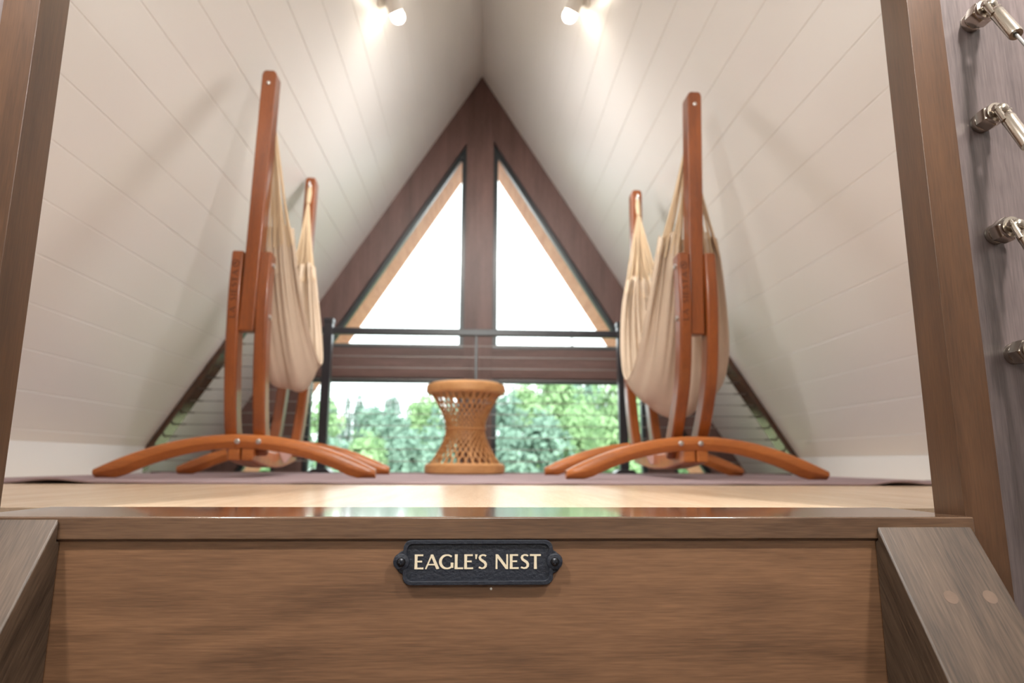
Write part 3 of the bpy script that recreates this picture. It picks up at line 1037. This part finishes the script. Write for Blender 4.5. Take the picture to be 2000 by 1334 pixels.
stand_l, rings_l, lat_l = hammock_stand(
    'left', (-0.913, 2.635), (-0.951, 3.397),
    [(-0.904, 2.717, 0.107), (-0.904, 2.662, 0.208), (-0.901, 2.612, 0.391), (-0.901, 2.591, 0.575), (-0.901, 2.584, 0.74), (-0.901, 2.593, 0.882)],
    [(-0.903, 2.593, 0.566), (-0.864, 2.529, 1.626)],
    [(-0.949, 3.323, 0.107), (-0.949, 3.378, 0.208), (-0.949, 3.438, 0.391), (-0.949, 3.479, 0.575), (-0.949, 3.502, 0.74), (-0.949, 3.507, 0.882)],
    [(-0.949, 3.479, 0.566), (-0.949, 3.553, 1.617)],
    'honey-brown wooden hammock stand on the left side of the rug')
stand_r, rings_r, lat_r = hammock_stand(
    'right', (0.848, 2.598), (0.836, 3.397),
    [(0.842, 2.754, 0.107), (0.842, 2.662, 0.208), (0.843, 2.552, 0.391), (0.843, 2.511, 0.575), (0.842, 2.497, 0.74), (0.842, 2.502, 0.882)],
    [(0.836, 2.52, 0.561), (0.861, 2.492, 1.566)],
    [(0.836, 3.305, 0.107), (0.836, 3.36, 0.208), (0.84, 3.438, 0.391), (0.846, 3.479, 0.575), (0.852, 3.502, 0.74), (0.854, 3.507, 0.882)],
    [(0.846, 3.479, 0.561), (0.873, 3.553, 1.589)],
    'honey-brown wooden hammock stand on the right side of the rug')


def hammock(ra_, rb_, xs, ztop, zbot, zedge, wmax, w0, ends, label, seed, skew=0.0, phase=0.0, pleat=1.0):
    """cream cotton hammock slung between two rings: fabric with pleated ends and a fan of cords at each end"""
    rnd = random.Random(seed)
    A, B = Vector(ra_), Vector(rb_)
    t = thing('hammock', A, label, 'hammock', 'cream hammocks')
    y0, y1 = ends
    NU, NV = 72, 96
    vs = []

    wa, wb2 = w0 if isinstance(w0, tuple) else (w0, w0)

    def P(u, v):
        s = math.sin(math.pi * u)
        w0 = wa + (wb2 - wa) * u
        sh = s ** 0.62
        k = abs(v) ** 2.2
        zt = ztop[0] + (ztop[1] - ztop[0]) * u
        low = zbot + (zedge[0 if v < 0 else 1] - zbot) * k
        z = zt + (low - zt) * sh
        w = w0 + (wmax - w0) * (s ** 0.55)
        xc_ = xs[0] + (xs[2] - xs[0]) * u + (xs[1] - 0.5 * (xs[0] + xs[2])) * s
        x = xc_ + w * v * (1 - 0.18 * k)
        gath = (1 - sh)
        x += 0.006 * pleat * math.sin(v * 19 + 2.2 * phase) * (0.3 + gath)
        y = y0 + (y1 - y0) * u
        y += 0.020 * pleat * math.sin(v * 31 + phase) * gath + 0.010 * math.sin(v * 9 + 5 * u + phase) + skew * v * s
        z += 0.015 * pleat * math.sin(v * 24 + phase) * gath + 0.012 * math.sin(v * 7 + 3 * u + 1.7 * phase) * s
        return Vector((x, y, z))
    for i in range(NU + 1):
        for j in range(NV + 1):
            vs.append(P(i / NU, -1 + 2 * j / NV))
    fs = []
    for i in range(NU):
        for j in range(NV):
            a = i * (NV + 1) + j
            fs.append((a, a + 1, a + NV + 2, a + NV + 1))
    fb = MB().add(vs, fs).build('fabric', M_cloth, t, smooth=True, angle=180)
    so = fb.modifiers.new('thickness', 'SOLIDIFY')
    so.thickness = 0.003
    so.offset = 0
    # hem rope along both long edges
    for v in (-1, 1):
        MB().tube([P(i / NU, v) for i in range(0, NU + 1, 2)], 0.005, 8).build('edge_hem', M_cloth, t, smooth=True)
    for R, u, dirn in ((A, 0.0, 1), (B, 1.0, -1)):
        MB().tube([R + Vector((0, 0.0, 0.012)), R - Vector((0, 0, 0.03)), R + Vector((0, dirn * 0.012, -0.09))], [0.010, 0.014, 0.012], 10).build('hanging_loop', M_cord, t, smooth=True)
        nk = R + Vector((0, dirn * 0.010, -0.07))
        for k in range(24):
            v = -1 + 2 * (k + 0.5) / 24
            e_ = P(u + dirn * 0.012, v)
            mid = nk.lerp(e_, 0.5) + Vector((rnd.uniform(-0.008, 0.008), rnd.uniform(-0.008, 0.008) + dirn * 0.0, -0.02))
            MB().tube(catmull([nk, mid, e_], 5), [0.0045] * 11, 6).build('cord', M_cord, t, smooth=True)
    return t


hammock(rings_l[0], rings_l[1], (-0.885, -0.862, -0.93), (1.043, 1.08), 0.385, (0.575, 0.511), 0.148, (0.105, 0.065), (2.72, 3.40), 'cream cotton hammock hanging folded in the left wooden stand', 3, skew=0.03, phase=0.4, pleat=0.6)
hammock(rings_r[0], rings_r[1], (0.875, 0.905, 0.868), (1.016, 1.034), 0.281, (0.465, 0.483), 0.25, (0.140, 0.10), (2.66, 3.40), 'cream cotton hammock hanging open in the right wooden stand', 5, skew=-0.04, phase=1.9)

# ------------------------------------------------------------------ trees outside


def leaf_mat(name, a, b):
    mt, t, bs = nodes(name)
    c = t.nodes.new('ShaderNodeTexCoord')
    n = t.nodes.new('ShaderNodeTexNoise')
    n.inputs['Scale'].default_value = 1.1
    n.inputs['Detail'].default_value = 5
    t.links.new(c.outputs['Object'], n.inputs['Vector'])
    r = t.nodes.new('ShaderNodeValToRGB')
    r.color_ramp.elements[0].position = 0.35
    r.color_ramp.elements[1].position = 0.65
    r.color_ramp.elements[0].color = a
    r.color_ramp.elements[1].color = b
    t.links.new(n.outputs['Fac'], r.inputs[0])
    t.links.new(r.outputs[0], bs.inputs['Base Color'])
    t.nodes.remove(bs)
    df = t.nodes.new('ShaderNodeBsdfDiffuse')
    tl = t.nodes.new('ShaderNodeBsdfTranslucent')
    mx = t.nodes.new('ShaderNodeMixShader')
    mx.inputs[0].default_value = 0.45
    t.links.new(r.outputs[0], df.inputs['Color'])
    t.links.new(r.outputs[0], tl.inputs['Color'])
    t.links.new(df.outputs[0], mx.inputs[1])
    t.links.new(tl.outputs[0], mx.inputs[2])
    t.links.new(mx.outputs[0], t.nodes['Material Output'].inputs['Surface'])
    return mt


L_pale = leaf_mat('haze_paled_leaves', srgb(122, 156, 118), srgb(172, 200, 152))  # this and the next three: air haze mixed into the leaf colours
L_mid = leaf_mat('mid_leaves', srgb(108, 138, 128), srgb(152, 180, 162))
L_spruce = leaf_mat('spruce_needles', srgb(74, 104, 96), srgb(110, 136, 124))
L_far = leaf_mat('haze_tinted_leaves', srgb(136, 154, 150), srgb(164, 178, 174))
M_bark = plain('bark', srgb(120, 112, 108), rough=0.9, noise=0.2, nscale=10)


def leaf_mesh(kind, seed, h, w, nleaf, size):
    rnd = random.Random(seed)
    mb = MB()
    blobs = []
    if kind == 'leafy':
        for k in range(26):
            q = rnd.random()
            z = h * (0.05 + 0.95 * q)
            rr = w * (math.sin(math.pi * min(1, (0.15 + 0.85 * q))) ** 0.6) * rnd.uniform(0.15, 0.85)
            a = rnd.uniform(0, 6.283)
            blobs.append((Vector((rr * math.cos(a), rr * math.sin(a), z)), w * rnd.uniform(0.25, 0.48)))
    for k in range(nleaf):
        if kind == 'leafy':
            c, r = blobs[k % len(blobs)]
            d = Vector((rnd.gauss(0, 1), rnd.gauss(0, 1), rnd.gauss(0, 1))).normalized()
            p = c + d * r * rnd.uniform(0.7, 1.05)
            nrm = (d + Vector((rnd.gauss(0, .5), rnd.gauss(0, .5), rnd.gauss(0, .5) + 0.4))).normalized()
            s = size * rnd.uniform(0.6, 1.3)
        else:
            q = rnd.random() ** 1.5
            z = h * (0.04 + 0.96 * q)
            lay = 0.75 + 0.25 * math.sin(z * 9.0)
            rr = w * (1 - q) * lay * math.sqrt(rnd.uniform(0.2, 1.0)) + 0.04
            a = rnd.uniform(0, 6.283)
            p = Vector((rr * math.cos(a), rr * math.sin(a), z - rr * 0.25))
            nrm = (Vector((math.cos(a), math.sin(a), 0.9)) + Vector((rnd.gauss(0, .5), rnd.gauss(0, .5), rnd.gauss(0, .3)))).normalized()
            s = size * rnd.uniform(0.6, 1.3) * (0.5 + 0.5 * (1 - q))
        u = nrm.orthogonal().normalized()
        u = (Matrix.Rotation(rnd.uniform(0, 6.283), 3, nrm) @ u)
        w_ = nrm.cross(u)
        mb.add([p - u * s, p - w_ * s * 0.55, p + u * s, p + w_ * s * 0.55 + nrm * s * 0.15], [(0, 1, 2, 3)])
    me = bpy.data.meshes.new(kind + '_crown')
    me.from_pydata(mb.v, [], mb.f)
    return me


def trunk_mesh(h, r):
    mb = MB().tube([(0, 0, 0), (0.03 * h * 0.2, 0, h * 0.5), (0, 0.02, h)], [r, r * 0.7, r * 0.2], 8)
    me = bpy.data.meshes.new('trunk')
    me.from_pydata(mb.v, [], mb.f)
    me.materials.append(M_bark)
    return me


VAR = {'leafy': [leaf_mesh('leafy', 20 + i, 1.0, 0.36, 3600, 0.032) for i in range(4)],
       'spruce': [leaf_mesh('spruce', 40 + i, 1.0, 0.20, 1800, 0.034) for i in range(3)]}
TRUNK = trunk_mesh(1.0, 0.016)
TC = {}
GZ = -2.72


def tree(kind, ratio, D, top, width, mat, label, group, i):
    """ratio: bearing x/y; top: elevation z/y of the tip"""
    H_ = top * D + CAM_Z - GZ
    x = ratio * D
    key = (kind, i % len(VAR[kind]), mat.name)
    if key not in TC:
        me = VAR[kind][i % len(VAR[kind])].copy()
        me.materials.append(mat)
        TC[key] = me
    nm = 'leafy_tree' if kind == 'leafy' else 'spruce_tree'
    r = thing(nm, (x, D, GZ), label, 'tree', group)
    tr = bpy.data.objects.new('trunk', TRUNK)
    COL.objects.link(tr)
    tr.parent = r
    tr.scale = (H_ * 0.8, H_ * 0.8, H_ * 0.92)
    cr = bpy.data.objects.new('crown', TC[key])
    COL.objects.link(cr)
    cr.parent = r
    wd = width * D
    base_w = 0.36 if kind == 'leafy' else 0.20
    cr.location = (0, 0, H_ * 0.10)
    wf = 1.25 if kind == 'leafy' and D < 40 else 0.8
    cr.scale = (wd / base_w * wf, wd / base_w * wf, H_ * 0.88)
    cr.rotation_euler = (0, 0, i * 1.3)
    return r


rnd = random.Random(11)
# nearest row, right window: pale leafy trees
for i, (ra2, D, tp, wd) in enumerate([(0.035, 19, 0.100, 0.040), (0.075, 22, 0.116, 0.045), (0.118, 18, 0.128, 0.045), (0.160, 23, 0.118, 0.045), (0.200, 19, 0.120, 0.042), (0.245, 22, 0.122, 0.045), (0.095, 14, 0.060, 0.05), (0.150, 15, 0.075, 0.05), (0.205, 14, 0.065, 0.05), (0.040, 15, 0.050, 0.045), (0.31, 17, 0.09, 0.06)]):
    tree('leafy', ra2, D, tp, wd, L_pale if i % 3 else L_mid, 'pale green leafy tree beyond the lower window right of the king post', 'leafy trees beyond the right window', i)
# left window: hazy mixed growth
for i, (ra2, D, tp, wd) in enumerate([(-0.235, 21, 0.088, 0.04), (-0.150, 24, 0.080, 0.040), (-0.120, 20, 0.060, 0.035), (-0.080, 25, 0.088, 0.04), (-0.040, 22, 0.080, 0.04), (-0.215, 16, 0.035, 0.04), (-0.165, 15, 0.030, 0.045), (-0.105, 14, 0.035, 0.045), (-0.055, 16, 0.045, 0.045), (-0.31, 17, 0.08, 0.06), (0.0, 20, 0.09, 0.045)]):
    tree('leafy', ra2, D, tp, wd, L_mid if i % 3 else L_pale, 'blue-green leafy tree beyond the lower window left of the king post', 'leafy trees beyond the left window', i)
for i, (ra2, D, tp, wd) in enumerate([(-0.195, 27, 0.100, 0.020), (-0.178, 30, 0.104, 0.022), (-0.128, 27, 0.098, 0.013), (-0.098, 31, 0.090, 0.018), (-0.215, 33, 0.090, 0.02), (-0.150, 33, 0.085, 0.02), (-0.062, 29, 0.100, 0.018), (0.062, 29, 0.108, 0.016)]):
    tree('spruce', ra2, D, tp, wd, L_spruce, 'slim dark spruce rising among the leafy trees outside', 'spruces outside', i)
# far row, haze put into the leaf colour
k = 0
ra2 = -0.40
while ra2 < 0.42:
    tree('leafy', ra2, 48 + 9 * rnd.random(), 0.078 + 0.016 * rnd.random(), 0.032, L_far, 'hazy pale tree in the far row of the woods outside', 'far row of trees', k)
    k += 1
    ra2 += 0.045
# tall bare conifer
r = thing('bare_tree', (0.1415 * 26, 26, GZ), 'tall thin bare trunk rising above the trees on the right outside', 'tree')
tp = 0.225 * 26 + CAM_Z - GZ
MB().tube([(0.1415 * 26, 26, GZ), (0.1435 * 26, 26, GZ + tp * 0.55), (0.1395 * 26, 26, GZ + tp)], [0.13, 0.10, 0.012], 8).build('trunk', M_bark, r, smooth=True)
for k in range(26):
    z = GZ + tp * (0.45 + 0.53 * k / 26)
    a = k * 2.4
    ln = 0.75 * (1 - k / 30) * rnd.uniform(0.5, 1)
    MB().tube([(0.1425 * 26, 26, z), (0.1425 * 26 + ln * math.cos(a), 26 + ln * math.sin(a), z - 0.1 * ln)], [0.022, 0.006], 5).build('branch', M_bark, r)
